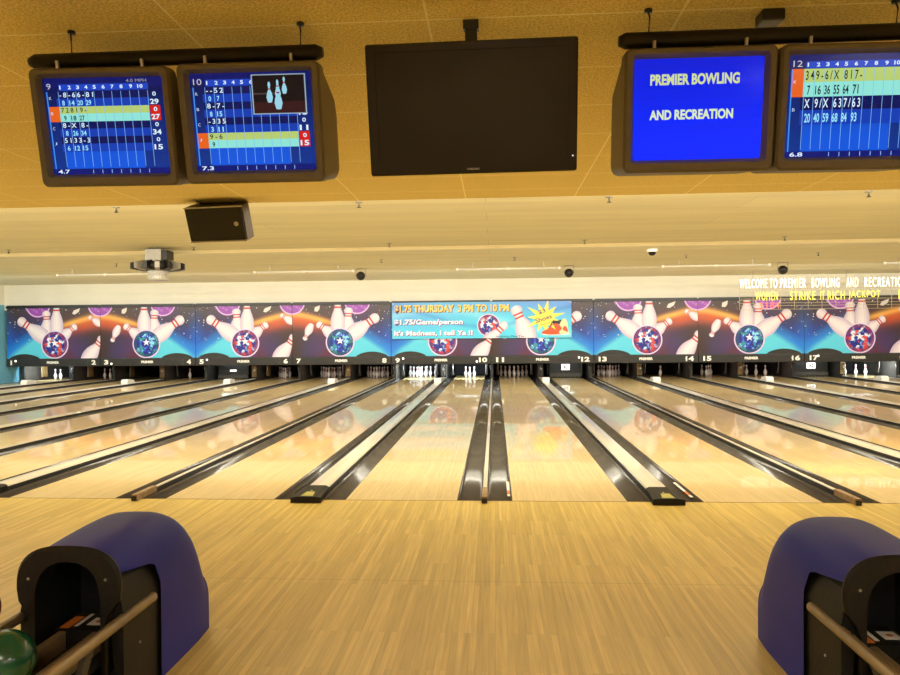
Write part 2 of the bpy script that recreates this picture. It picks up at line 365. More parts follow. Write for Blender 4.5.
# ------------------------------------------------------------------ lanes
lb = MB(); lb.box((-LW/2,0.0,-.12), (LW/2,19.35,0), M['lane'])
mk = lb
for dx, y0, y1 in ((-.27,12.1,13.0),(.27,12.1,13.0),(-.13,10.5,11.3),(.13,10.5,11.3)): mk.box((dx-.006,y0,.0002), (dx+.006,y1,.0012), M['dark_mark'])
dots = lb
for i in range(-3, 4):
    x = i*.132; y = 4.72-abs(i)*.14
    dots.add([(x-.010,y-.07,.001),(x+.010,y-.07,.001),(x,y+.07,.001)], [(0,1,2)], M['dark_mark'])
lane_me = lb.mesh('bowling_lane')
beam = MB(); beam.box((-LW/2,0,0), (LW/2,.02,.004), M['charcoal']); 
for k in range(1, 2*NP+1):
    o = obj('bowling_lane', lane_me, None, (lane_x(k), 0, 0))
    tag(o, 'glossy maple bowling lane that ends under the number %s on the masking' % NW[k], 'bowling lane', 'bowling lanes')
# gutters
GW = NG-.024
gp = [(0,-.004)]
for i in range(13):
    a = PI*i/12; gp.append((GW/2-(GW/2-.012)*math.cos(a), -.006-.085*math.sin(a)**.8))
gp.append((GW,-.004))
gb = MB(); n = len(gp); vs = [(x,.0,z) for x, z in gp]+[(x,19.3,z) for x, z in gp]+[(0,.0,-.13),(GW,.0,-.13),(0,19.3,-.13),(GW,19.3,-.13)]
gb.add(vs, [(i, i+1, n+i+1, n+i) for i in range(n-1)], M['gutter'], True)
gb.add(vs, [(2*n,2*n+1,2*n+3,2*n+2), (0,n,2*n+2,2*n), (n-1,2*n-1,2*n+3,2*n+1)], M['blackm'])
gb.add([(x,.0,z) for x, z in gp]+[(GW,0,-.13),(0,0,-.13)], [tuple(range(n+2))], M['blackm'])
gut_me = gb.mesh('gutter')
gut_objs = {}
for k in range(1, 2*NP+1):
    for s_ in (-1, 1):
        x = lane_x(k)+(LW/2 if s_ > 0 else -LW/2-GW)
        o = obj('gutter', gut_me, None, (x, 0, 0)); gut_objs[(k, s_)] = o
        tag(o, 'dark grey gutter channel on the %s side of lane %s' % ('right' if s_ > 0 else 'left', NW[k]), 'gutter', 'gutters beside the lanes')
def sticker(k, s_, y0, side):
    g = gut_objs[(k, s_)]; q = MB(); x = .028 if side < 0 else GW-.028; z = -.030
    q.box((x-.014,y0,z), (x+.014,y0+.42,z+.004), M['label']); q.box((x-.014,y0-.14,z), (x+.014,y0-.02,z+.004), M['orange']); q.box((x-.014,y0-.24,z), (x+.014,y0-.16,z+.004), M['label'])
    s = q.build('sticker', g); s['label'] = 'white and orange label strip'
sticker(12, -1, .55, 1); sticker(8, 1, .62, 1); sticker(11, -1, .55, 1); 
q = MB(); q.tube([(.07,.5,-.05),(.07,9.5,-.05)], .006, M['black'], 6); q.build('cable', gut_objs[(9, 1)])
# dividers
hw = .024
nb = MB(); nb.box((-hw,-.04,-.1), (hw,17.4,.042), M['blackm']); nb.box((-hw+.004,.0,.042), (hw-.004,17.4,.050), M['divtop'])
nb_me = nb.mesh('divider_rail')
nc = MB(); nc.box((-hw-.003,-.10,.0), (hw+.003,.30,.062), M['woodcap'], .006); nc_me = nc.mesh('end_block')
nf = MB(); nf.box((-hw-.001,-.108,.004), (hw+.001,-.100,.045), M['black']); nf_me = nf.mesh('bumper_pad')
for j in range(NP-1):
    x = (j-4)*P
    t = thing('narrow_lane_divider', 'narrow cream topped lane divider between lanes %s and %s' % (NW[2*j+2], NW[2*j+3]), 'lane divider', (x, 0, 0), 'narrow lane dividers')
    obj('divider_rail', nb_me, t); obj('end_block', nc_me, t); obj('bumper_pad', nf_me, t)
hw = WG-GW
wb = MB(); wb.box((-hw,.0,-.1), (hw,17.4,.040), M['blackm'])
wt = MB(); wt.extrude([(-hw+.010,.040),(-hw+.022,.056),(0,.066),(hw-.022,.056),(hw-.010,.040)], .08, 17.4, M['divtop'])
wc = MB()
A0 = [(-hw-.03,.0),(-hw-.03,.050),(-hw+.03,.058),(hw-.03,.058),(hw+.03,.050),(hw+.03,.0)]
A1 = [(-hw-.004,.0),(-hw-.004,.058),(-hw+.03,.072),(hw-.03,.072),(hw+.004,.058),(hw+.004,.0)]
vs = [(x,-.13,z) for x, z in A0]+[(x,.30,z) for x, z in A1]
wc.add(vs, [(0,1,2,3,4,5),(11,10,9,8,7,6)]+[(i,i+6,(i+1)%6+6,(i+1)%6) for i in range(6)], M['rubber'])
wl = MB(); wl.add([(-.055,-.10,.0600),(.06,-.10,.0600),(.045,.05,.0650),(-.035,.05,.0650)], [(0,1,2,3)], M['yellow'])
wx = MB(); wx.extrude([(14.95,.04),(14.95,.13),(15.0,.185),(15.14,.19),(15.36,.16),(15.44,.05)], -.105, .105, M['white'], 'x')
for j in range(NP):
    t = thing('wide_lane_divider', 'wide cream capped lane divider between lanes %s and %s' % (NW[2*j+1], NW[2*j+2]), 'lane divider', (pair_x(j), 0, 0), 'wide lane dividers')
    for nme, q in (('divider_body', wb), ('top_cover', wt), ('end_cap', wc), ('yellow_label', wl), ('white_housing', wx)):
        if j == 0: globals()['me_'+nme] = q.mesh(nme)
        obj(nme, globals()['me_'+nme], t)
# ------------------------------------------------------------------ pinsetters, kickbacks
for j in range(NP+1):
    x = (j-5)*P; q = MB(); q.box((x-.035,17.35,-.13), (x+.035,20.45,1.3), M['kick']); q.box((x-.045,17.31,.0), (x+.045,17.37,.62), M['charcoal'])
    q.tube([(x-.06,17.33,.46),(x-.02,17.33,.2),(x-.05,17.33,.06)], .012, M['steel'], 8)
    o = q.build('kickback_panel')
    tag(o, ('dark kickback panel between lanes %s and %s below the masking' % (NW[2*j], NW[2*j+1])) if 0 < j < NP else 'dark kickback panel at the %s end of all the lanes' % ('left' if j == 0 else 'right'), 'partition', 'kickback panels between lane pairs')
for j in range(NP):
    x = pair_x(j); q = MB(); q.box((x-.09,17.55,-.13), (x+.09,20.45,1.3), M['kick']); q.box((x-.09,17.5,.0), (x+.09,17.55,.62), M['blackm'])
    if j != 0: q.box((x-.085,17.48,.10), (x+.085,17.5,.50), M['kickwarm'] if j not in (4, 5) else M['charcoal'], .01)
    q.tube([(x+.05,17.46,.48),(x-.02,17.46,.36),(x+.05,17.46,.2),(x+.02,17.46,.07)], .013, M['steel'], 8)
    q.box((x-.03,17.46,.30), (x+.05,17.485,.36), M['steel'])
    o = q.build('ball_return_partition')
    tag(o, 'dark centre partition with lever between pin decks %s and %s' % (NW[2*j+1], NW[2*j+2]), 'partition', 'centre partitions behind the wide dividers')
SWEEP = (5, 12, 17)
for k in range(1, 2*NP+1):
    x = lane_x(k); t = thing('pinsetter', 'dark pinsetter machine over the pin deck of lane %s%s' % (NW[k], ', sweep bar lowered' if k in SWEEP else ''), 'pinsetter', (x, 18.8, 0), 'pinsetters above the pin decks')
    q = MB(); q.box((-.60,1.05,.0), (.60,1.12,.9), M['pit']); q.build('pit_cushion', t)
    q = MB(); q.box((-.52,-.9,.62), (.52,.9,.9), M['charcoal']); q.box((-.5,-.95,.58), (.5,-.88,.70), M['charcoal']); q.build('machine_frame', t)
    for s_ in (-1, 1):
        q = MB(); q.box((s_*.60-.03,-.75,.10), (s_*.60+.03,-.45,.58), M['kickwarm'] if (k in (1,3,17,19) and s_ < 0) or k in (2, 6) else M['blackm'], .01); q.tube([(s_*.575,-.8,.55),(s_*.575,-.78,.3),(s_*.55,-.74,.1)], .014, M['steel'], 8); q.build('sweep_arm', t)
    if k in SWEEP:
        q = MB(); q.box((-.55,-1.02,.03), (.55,-.93,.17), M['kick'], .01); q.box((-.55,-.96,.17), (.55,-.93,.60), M['blackm'])
        for i in range(9): q.box((-.44+i*.1,-1.0,.0), (-.40+i*.1,-.95,.035), M['rubber'])
        sb = q.build('sweep_board', t); sb['label'] = 'lowered sweep board with small lit display'
        q = MB()
        if k == 5: q.box((-.42,-1.0,.50), (.42,-.955,.60), M['teal'], .012); q.box((-.11,-1.0,.28), (.11,-.965,.34), M['lampgl'])
        else:
            q.box((-.14,-.985,.27), (.14,-.96,.47), M['lampgl'], .01); text_mb(q, 'A2', -.09, .31, .18, .12, -.988, M['black'], .05)
            if k == 12: q.box((-.36,-.99,.50), (.30,-.962,.53), M['teal'])
        q.build('display', sb)
# lamps over the pin decks in use
def deck_lamp(k, e):
    area('pin_deck_lamp', (lane_x(k), 17.25, .60), (1.0, .06), e, (.8,.92,1), (math.radians(62), 0, 0))
for k, e in ((1,40),(9,50),(10,50),(18,50),(12,2.5),(17,3),(5,2)): deck_lamp(k, e)
for k, e in ((2,2.2),(4,2),(6,2),(7,2.5),(8,2.5),(11,2.5),(13,2.5),(14,2),(15,2.5),(16,3.5),(19,2)):
    o = bpy.data.lights.new('pin_deck_lamp', 'AREA'); o.shape = 'RECTANGLE'; o.size, o.size_y, o.energy, o.color = 1.0, .06, e, (1,.75,.68)
    q = bpy.data.objects.new('pin_deck_lamp', o); col.objects.link(q); q.location = (lane_x(k), 17.25, .60); q.rotation_euler = (math.radians(62), 0, 0)
# ------------------------------------------------------------------ pins
prof = [(0,0),(.026,0),(.029,.006),(.040,.045),(.053,.085),(.0605,.115),(.0595,.14),(.050,.175),(.038,.205),(.028,.235),(.0235,.26),(.0235,.28),(.027,.305),(.0315,.335),(.032,.35),(.028,.367),(.018,.378),(0,.381)]
pb = MB(); pb.lathe(prof, M['pin'], mfun=lambda z: M['pin']); pin_me = pb.mesh('bowling_pin')
sb_ = MB()
for z in (.248,.276):
    sb_.lathe([(.0252,z-.007),(.0252,z+.007)], M['pinred'], n=20)
st_me = sb_.mesh('neck_stripes')
SP = {1:(0,0),2:(-.1524,.264),3:(.1524,.264),4:(-.3048,.528),5:(0,.528),6:(.3048,.528),7:(-.4572,.792),8:(-.1524,.792),9:(.1524,.792),10:(.4572,.792)}
PN = {1:'head pin at the front',2:'left pin of the second row',3:'right pin of the second row',4:'left pin of the third row',5:'middle pin of the third row',6:'right pin of the third row',7:'outer left pin of the back row',8:'inner left pin of the back row',9:'inner right pin of the back row',10:'outer right pin of the back row'}
ALL = list(range(1, 11))
PINS = {6:[1,2,4,5,7,8],7:ALL,8:ALL,9:ALL,10:[1,2,3],11:ALL,13:ALL,14:[1],15:[1,3,5,6,7],19:[4]}
for k, lst in PINS.items():
    for i in lst:
        dx, dy = SP[i]; o = obj('bowling_pin', pin_me, None, (lane_x(k)+dx, YP+dy, 0))
        tag(o, 'white bowling pin on lane %s, %s' % (NW[k], PN[i]), 'bowling pin', 'bowling pins standing on lane %s' % NW[k])
        obj('neck_stripes', st_me, o)
for k, lst in {1:[(-.30,.10),(-.04,.0),(.20,.42)],2:[(-.25,.25),(.02,.15),(.30,.5)],4:[(-.22,.0),(.32,.5)],16:[(-.27,.35),(0,.2),(.26,.05)],18:[(-.30,.25),(0,.12),(.26,.0)]}.items():
    for i, (dx, dy) in enumerate(lst):
        o = obj('bowling_pin', pin_me, None, (lane_x(k)+dx, YP+dy, 0)); w3 = ('left','middle','right') if len(lst) == 3 else ('left','right')
        tag(o, 'white bowling pin on lane %s, the %s one of the %s left standing' % (NW[k], w3[i], NW[len(lst)]), 'bowling pin', 'bowling pins standing on lane %s' % NW[k])
        obj('neck_stripes', st_me, o)
# ------------------------------------------------------------------ masking units
Z0, Z1, Z2, Z3 = .556, .82, 2.568, 2.65
Hh = Z2-Z1
from mathutils import noise as NZ
def ballcol(kind):
    def f(x, y):
        a = NZ.noise(Vector((x*7+3, y*7, kind*7.3)))+.6*NZ.noise(Vector((x*15, y*15, 2+kind)))
        e = NZ.noise(Vector((x*5.5-5, y*5.5+9, 4+kind)))
        c = lin((30,38,140))
        if kind == 0:
            if e > .14: c = lin((214,70,50))
            if a > .18: c = lin((120,160,225))
            if a > .38: c = lin((235,235,245))
        else:
            if e > .3: c = lin((50,150,150))
            if a > .12: c = lin((50,90,215))
            if a > .36: c = lin((140,215,235))
        return c
    return f
def star_ball(art, cx, cy, r, kind, lay=5):
    art.disc(cx, cy, r, lin((225,205,235)), lay); art.disc(cx, cy, r*.91, lin((28,30,120)), lay+1)
    f = ballcol(kind); n = 22; R2 = r*.88; n = 30
    for i in range(n):
        for j in range(n):
            x0 = cx-R2+2*R2*i/n; y0 = cy-R2+2*R2*j/n; s = 2*R2/n
            if math.hypot(x0+s/2-cx, y0+s/2-cy) < R2-s*.4:
                c = f(x0+s/2-cx+1, y0+s/2-cy+1); dd = math.hypot(x0+s/2-cx, y0+s/2-cy)/R2
                if dd > .8: c = mix(c, lin((150,40,70) if kind == 0 else (30,90,90)), .6)
                art.poly([(x0,y0),(x0+s,y0),(x0+s,y0+s),(x0,y0+s)], c, lay+2)
    st = []
    for i in range(10):
        a = PI/2+i*PI/5; rr = r*(.28 if i%2 == 0 else .11); st.append((cx+rr*math.cos(a), cy+r*.1+rr*math.sin(a)))
    art.poly(st, lin((240,240,250)), lay+3)
def unit_art(mirror):
    kind = 1 if mirror else 0; a = Art(P-.012, Hh)
    W = a.W
    def bg(u, v):
        # u: 0 at the blue outer side, 1 at the glowing centre line; v up
        if mirror: u = 1-u
        top = mix(lin((52,40,42)), lin((70,56,52)), v); blue = mix(lin((24,80,190)), lin((30,38,100)), (v-.2)*1.9)
        c = mix(blue, top, (v-.38)*1.7+u*.5)
        c = mix(c, lin((80,44,112)), max(0, 1-abs(u-.34)*4)*max(0, (v-.45))*1.6)
        c = mix(c, lin((104,40,54)), max(0, 1-abs(u-.66)*3.2)*(1-v)*1.0)
        if u > .52: c = mix(c, lin((62,42,40)), min(1, (u-.52)*2.3)*(1 if v < .55 else .5))
        # bright beam wedge from the lower corner towards the ball
        edge = .08+.62*u/.48; 
        dlt = edge-v
        if u < .52: c = mix(c, lin((40,150,235)), max(0, 1-abs(dlt)*5)*.8*(1-u))
        if dlt > 0 and u < .50: c = mix(c, lin((92,205,232)), min(1, dlt*9)) 
        if u < .1: c = mix(c, lin((30,120,225)), (1-u/.1)*(1-v)*.6)
        # comet glow arc
        gv = .86-.52*((1-u)**2+.012)**.5 if u > .4 else -9
        g = math.exp(-((v-gv)/(.03+.035*u))**2)*min(1, max(0, (u-.45)*4)); c = mix(c, lin((255,196,92)), g)
        g = math.exp(-((v-gv+.10)/.12)**2)*min(1, max(0, (u-.5)*3)); c = mix(c, lin((220,92,36)), g*.75)
        return c
    a.grid(104, 56, bg)
    m = (lambda u: W-u*W) if mirror else (lambda u: u*W)
    V = lambda v: Hh*(1-v)
    X = lambda q: m((q-20)/377.); Z = lambda q: Hh*(278-q)/213.
    rnd = random.Random(4+kind)
    for i in range(85):
        u, v = rnd.random(), .3+.7*rnd.random(); r = rnd.choice([.008,.01,.013,.02])
        if u > .62 and v < .8: continue
        a.disc(u*W if not mirror else W-u*W, v*Hh, r, lin((225,228,240)), 1, 6)
    # violet balls cut by the top edge
    for cx, cz, r in ((147,52,.44),(397,52,.44)):
        a.disc(X(cx), Z(cz), r, lin((226,180,236)), 2); a.disc(X(cx), Z(cz), r*.9, lin((150,72,178)), 3)
        for i in range(6): a.disc(X(cx)+(-.25+.1*i), Z(cz)-.12-.06*(i%3), .05, lin((176,104,200)), 3.4, 10)
    a.pin(X(180), Z(78), X(186), Z(205), 3.6, 1.35)                            # half hidden pin
    a.pin(X(66), Z(112), X(206), Z(215), 4.6, 1.05)                           # big leaning pin
    a.pin(X(302), Z(140), X(222), Z(205), 4.6, 1.3)
    a.pin(X(222), Z(28), X(222), Z(206), 5.6, .95)
    star_ball(a, X(214), Z(219), .485, kind, 7.2)
    if kind == 0:
        a.pin(X(412), Z(188), X(322), Z(312), 5, 1.15)
        a.pin(X(352), Z(104), X(408), Z(142), 5, 1.3); a.poly([(X(285),Z(92)),(X(292),Z(78)),(X(318),Z(68)),(X(312),Z(84)),(X(296),Z(95))], lin((225,215,210)), 4)
    else:
        a.pin(X(352), Z(210), X(322), Z(142), 5, 1.25)
        a.poly([(X(290),Z(68)),(X(310),Z(76)),(X(312),Z(92)),(X(300),Z(94)),(X(292),Z(84))], lin((225,215,210)), 4)
    return a.mesh('graphic_panel', M['art'])
art_me = [unit_art(False), unit_art(True)]
def unit_parts(t, j):
    L = -P/2+.006; R_ = P/2-.006; mir = j%2
    o = obj('graphic_panel', art_me[mir], t, (L, 0, Z1))
    q = MB(); q.box((L,.004,Z0), (R_,.10,Z2), M['blackm']); q.build('backing', t)
    q = MB(); q.box((L,-.05,Z0), (R_,.0,Z1), M['blackm'], .018); q.box((L,-.035,Z1-.02), (R_,-.008,Z1+.006), M['blackm']); o = q.build('number_band', t)
    q = MB(); q.extrude([(L,Z2+.03),(L+.05,Z3),(R_-.05,Z3),(R_,Z2+.03),(R_,Z2-.015),(L,Z2-.015)], -.06, .08, M['black']); q.build('top_cap', t)
    c0, c1 = (L+.08, L+1.18) if not mir else (R_-1.18, R_-.08); pts = []
    for i in range(17):
        s = i/16; pts.append((c0+(c1-c0)*s, Z1-.01+.175*math.sin(PI*s)**.62))
    q = MB(); q.extrude(pts, -.045, -.004, M['blackm']); q.build('hump_cover', t)
    n1, n2 = 2*j+1, 2*j+2; zc = (Z0+Z1)/2
    q = MB(); wd = .15 if n1 < 10 else .26; text_mb(q, str(n1), L+.14, zc-.08, wd if n1 != 1 else .06, .16, -.052, M['lightpaint'], .045); q.build('lane_number', o); q = MB()
    wd = .15 if n2 < 10 else .27; text_mb(q, str(n2), R_-.14-wd, zc-.08, wd, .16, -.052, M['lightpaint'], .045)
    q.build('lane_number', o)
    q = MB(); text_mb(q, 'PREMIER', -.215, zc-.04, .43, .085, -.052, M['lightpaint'], .05); q.build('venue_name', o)
    for n_, side, lo in ((1,0,0),(3,0,1),(5,0,0),(9,0,0),(10,1,1),(12,1,0),(17,0,0),(20,1,0)):
        if n_ in (n1, n2):
            x = L+.40 if side == 0 else R_-.48; z = zc+(.06 if not lo else -.05)
            if n_ == 1: x -= .07
            q = MB(); q.tube([(x,-.049,z),(x,-.062,z)], .032, M['lampgl'], 14); s = q.build('indicator_light', o); s['label'] = 'small lit round indicator'
    for x in (R_-.42,):
        if n2 not in (10, 12, 20):
            q = MB(); q.box((x-.03,-.053,zc+.03), (x+.03,-.048,zc+.08), M['charcoal']); q.box((x-.03,-.053,zc-.07), (x+.03,-.048,zc-.02), M['charcoal']); q.build('indicator_windows', o)
for j in range(NP):
    t = thing('masking_unit', 'black framed masking unit printed with flying pins above lanes %s and %s' % (NW[2*j+1], NW[2*j+2]), 'masking unit', (pair_x(j), YM, 0), 'masking units along the pin decks')
    unit_parts(t, j)
# left wall mural end (the wall's own print)
q = MB()
for i in range(14):
    a0, a1 = -.6+i*.2, -.6+(i+1)*.2
    f = lambda a, r: (XL+.004, 15.6+r*math.cos(a), 1.75+r*math.sin(a))
    q.add([f(a0,.42), f(a1,.42), f(a1,.52), f(a0,.52)], [(0,1,2,3)], M['lightpaint'])
struct(q.build('trim_6'))
# ------------------------------------------------------------------ promo banner
bw = 5.87; bh = 1.19; a = Art(bw, bh, .0015)
def bb(u, v):
    c = mix(lin((84,205,238)), lin((104,160,236)), (v-.3)*1.3+.25*math.sin(u*5+v*3))
    k = math.exp(-((v-.45-.35*math.sin(u*4.2+.5))/.10)**2); c = mix(c, lin((150,225,250)), .5*k)
    k = math.exp(-((v-.62-.3*math.sin(u*5.2+2))/.06)**2); c = mix(c, lin((44,120,205)), .45*k)
    return c
a.grid(120, 26, bb)
def S(x): return (x-48)/720*bw
def T(y): return (195-y)/140*bh
def stext(t, x0, x1, y0, y1, c, sh, bold):
    a.text(t, S(x0)+.02, T(y1)-.02, S(x1)-S(x0), T(y0)-T(y1), sh, 1.6, bold+.02); a.text(t, S(x0), T(y1), S(x1)-S(x0), T(y0)-T(y1), c, 3, bold)
stext('$1.75 THURSDAY  3 PM TO 10 PM', 58, 520, 64, 97, lin((240,205,110)), lin((120,50,30)), .035)
stext('$1.75/Game/person', 56, 335, 120, 146, lin((240,235,245)), lin((110,60,130)), .035)
stext("It's Madness, I tell Ya !!", 56, 374, 163, 186, lin((240,235,245)), lin((110,60,130)), .035)
star_ball(a, S(438), T(145), .375, 0, 2)
a.pin(S(510), T(135), S(395), T(250), 6.5, 1.0)
a.pin(S(542), T(72), S(612), T(230), 4, 1.25)
st = []
for i in range(22):
    r = (.60 if i%2 == 0 else .30)*(1.1 if i%4 == 0 else .9); g = 2*PI*i/22+.25; st.append((S(662)+r*1.05*math.cos(g), T(118)+r*math.sin(g)*.95))
a.poly(st, lin((245,232,90)), 7)
a.text('$3', S(640), T(108), .24, .15, lin((110,90,110)), 8, .02, .32)
a.text('Shoes', S(628), T(140), .55, .15, lin((110,90,110)), 8, .02, .32); a.text('Rental', S(648), T(150), .36, .07, lin((130,120,90)), 8, .0, .32)
sh = lambda pts, c, l: a.poly([(S((520+x/15.-380)*4), T((300+y/15.-290)*4)) for x, y in pts], c, l)
sh([(330,495),(420,460),(470,400),(540,370),(600,400),(700,420),(740,520),(600,535),(460,538),(350,525)], lin((222,84,44)), 7.6)
sh([(600,400),(640,320),(690,305),(720,370),(735,515),(610,530),(590,500),(640,450)], lin((245,215,165)), 7.9)
sh([(445,430),(505,330),(560,340),(640,320),(600,390),(540,375),(470,420)], lin((40,32,40)), 8.2)
sh([(340,528),(740,515),(740,535),(500,548),(350,540)], lin((240,235,225)), 8.4)
a.text('Activities Plus Tax', S(465), T(192), .95, .06, lin((30,60,90)), 8, .0)
me = a.mesh('promo_banner', M['banner'], curve=lambda x, y: .015*math.sin(x*3.1+y*2))
t = thing('promo_banner', 'light blue promotional banner hung over the masking of lanes 9 to 12', 'banner', (-3.27, YM-.085, 1.398))
obj('printed_sheet', me, t)
q = MB(); q.add([(0,.018,0),(bw,.018,0),(bw,.018,bh),(0,.018,bh)], [(0,3,2,1)], M['label']); q.build('backing_sheet', t)
for x, z in ((.04,.04),(bw-.04,.04),(.04,bh-.04),(bw-.04,bh-.04)): q = MB(); q.tube([(x,-.02,z),(x,.03,z)], .02, M['steel'], 10); q.build('grommet', t)
# ------------------------------------------------------------------ hanging letter sign
t = thing('letter_sign', 'hanging wire letter sign with glowing white, yellow and red words', 'sign', (7.45, 15, 2.22))
SW = 5.6; q = MB()
for i in range(15): x = SW*i/14; q.tube([(x,0,-.02),(x,0,.92)], .006, M['wire'], 5)
for z in (-.02,.09,.17,.26,.30,.38,.50,.60,.72,.90): q.tube([(0,0,z),(SW,0,z)], .005, M['wire'], 5)
q.build('wire_grid', t)
q = MB()
for x in (.4, 3.1, 5.8): q.tube([(x,.0,.92),(x,.0,1.14)], .008, M['steel'], 6)
q.build('hanger_rods', t)
for nm, txt, x0, x1, z0, z1, m_ in (('white_letters','WELCOME TO',.0,1.10,.62,.90,'ledw'),('white_letters','PREMIER',1.19,1.93,.62,.90,'ledw'),('white_letters','BOWLING',2.10,2.90,.62,.90,'ledw'),('white_letters','AND',3.10,3.44,.62,.90,'ledw'),('white_letters','RECREATION',3.62,4.85,.62,.90,'ledw'),
    ('yellow_letters','WOMEN',.46,1.11,.25,.51,'ledy'),('yellow_letters','STRIKE',1.47,2.20,.25,.51,'ledy'),('yellow_letters','IT',2.35,2.47,.25,.51,'ledy'),('yellow_letters','RICH',2.56,3.05,.25,.51,'ledy'),('yellow_letters','JACKPOT',3.16,4.07,.25,.51,'ledy'),('yellow_letters','M',4.59,4.75,.25,.51,'ledy'),('red_letters','$184',.58,1.16,-.02,.20,'ledr')):
    q = MB(); text_mb(q, txt, x0, z0, x1-x0, z1-z0, -.014, M[m_], .0, 1.2); q.build(nm, t)
# ------------------------------------------------------------------ bay ceiling fittings
def sprinkler(x, y, zc, lab):
    q = MB(); q.lathe([(0,0),(.045,0),(.045,-.008),(.012,-.01),(.012,-.045),(.0,-.045)], M['steel'], n=12); q.box((-.004,-.02,-.07), (.004,.02,-.04), M['charcoal']); q.lathe([(0,-.068),(.03,-.068),(.03,-.073),(0,-.073)], M['charcoal'], n=12)
    o = q.build('fire_sprinkler', None, (x, y, zc)); tag(o, lab, 'sprinkler', 'ceiling sprinklers above the lanes')
for i, x in enumerate((-8.5,-5.13,-1.72,1.64,4.97)): sprinkler(x, 2.9, 3.36, 'small sprinkler in the near row above the lanes, %s' % ('first','second','third','fourth','fifth')[i]+' from the left')
for i, x in enumerate((-9.84,-5.94,-1.96,1.87,5.66)): sprinkler(x, 7.25, 3.36, 'small sprinkler in the middle row above the lanes, %s' % ('first','second','third','fourth','fifth')[i]+' from the left')
for i, x in enumerate((-9.2,-2.6,.6,4.6,7.6)): sprinkler(x, 10.2, 3.36, 'small sprinkler in the far row above the lanes, %s' % ('first','second','third','fourth','fifth')[i]+' from the left')
tb = None
for i, x in enumerate((-11.45,-6.12,-.84,4.33,9.69)):
    lab = 'long thin white tube fixture on the ceiling, %s from the left' % ('first','second','third','fourth','fifth')[i]
    if tb is None:
        t = tb = thing('tube_fixture', lab, 'ceiling light', (x, 11.35, 3.2), 'tube fixtures above the lanes')
        q = MB(); q.tube([(0,0,0),(2.6,0,0)], .022, M['tube'], 10); q.build('tube', t)
        q = MB(); q.box((-.02,-.03,-.03), (.03,.03,.03), M['white']); q.box((1.28,-.03,-.03), (1.32,.03,.03), M['white']); q.box((2.57,-.03,-.03), (2.62,.03,.03), M['white']); q.build('end_sockets', t)
        for sx in (.4, 2.2): q = MB(); q.tube([(sx,0,.02),(sx,0,.16)], .01, M['white'], 6); q.build('stem', t)
    else: copy_tree(tb, (x, 11.35, 3.2), lab)
sp0 = None
for i, (x, wh) in enumerate(((-3.54,'left above lanes 7 and 8'),(2.11,'centre above lane 12'),(7.7,'right above the letter sign'))):
    lab = 'small round black spotlight hanging from the ceiling, '+wh
    if sp0 is None:
        t = sp0 = thing('spotlight', lab, 'spotlight', (x, 12.45, 3.36), 'black spotlights above the lanes')
        q = MB(); q.lathe([(0,-.10),(.07,-.10),(.115,-.04),(.12,.02),(.09,.09),(.04,.11),(0,.11)], M['black'], n=20); o = q.build('lamp_head', t, (0,0,-.20), (math.radians(-65), 0, .3))
        q = MB(); q.tube([(-.13,0,-.20),(-.13,0,-.01),(.13,0,-.01),(.13,0,-.20)], .008, M['steel'], 6); q.build('yoke', t)
    else: copy_tree(sp0, (x, 12.45, 3.36), lab)
t = thing('dome_camera', 'small white ceiling dome camera with dark glass bubble', 'security camera', (3.55, 9.0, 3.36))
q = MB(); q.lathe([(0,0),(.115,0),(.115,-.05),(.095,-.06),(0,-.06)], M['white']); q.build('housing', t)
q = MB(); q.lathe([(.085,-.06),(.075,-.10),(.045,-.13),(0,-.14)], M['tvblack']); q.build('dome', t)
# party light
t = thing('party_light', 'black and silver spinning party light fixture hanging above the left lanes', 'stage light', (-6.76, 7.4, 3.36)); t.scale = (.87, .87, .93)
q = MB(); q.box((-.23,-.18,-.29), (.16,.18,-.03), M['silver'], .01); q.box((.16,-.18,-.28), (.30,.18,-.06), M['black'], .01); q.tube([(0,0,-.04),(0,0,0)], .03, M['steel']); q.build('control_box', t)
q = MB(); q.lathe([(0,-.50),(.35,-.50),(.44,-.46),(.46,-.36),(.38,-.31),(0,-.29)], M['black'], n=32)
q.build('rotor_body', t)
for i in range(14):
    g = 2*PI*i/14+.2; c, s = math.cos(g), math.sin(g); q = MB()
    f = lambda r, w_, z: (r*c-w_*s, r*s+w_*c, z)
    sx_ = .05
    vs = [f(.36,-sx_,-.50),f(.36,sx_,-.50),f(.60,sx_,-.47),f(.60,-sx_,-.47),f(.36,-sx_,-.28),f(.36,sx_,-.28),f(.60,sx_,-.34),f(.60,-sx_,-.34)]
    q.add(vs, [(0,3,2,1),(4,5,6,7),(0,1,5,4),(1,2,6,5),(2,3,7,6),(3,0,4,7)], M['silver'] if i % 2 else M['black']); q.build('reflector_arm', t)
q = MB(); q.lathe([(.20,-.48),(.24,-.50),(.24,-.54),(.20,-.58),(.23,-.66),(.22,-.70),(0,-.70)], M['crystal'], n=28); q.build('lens_drum', t)
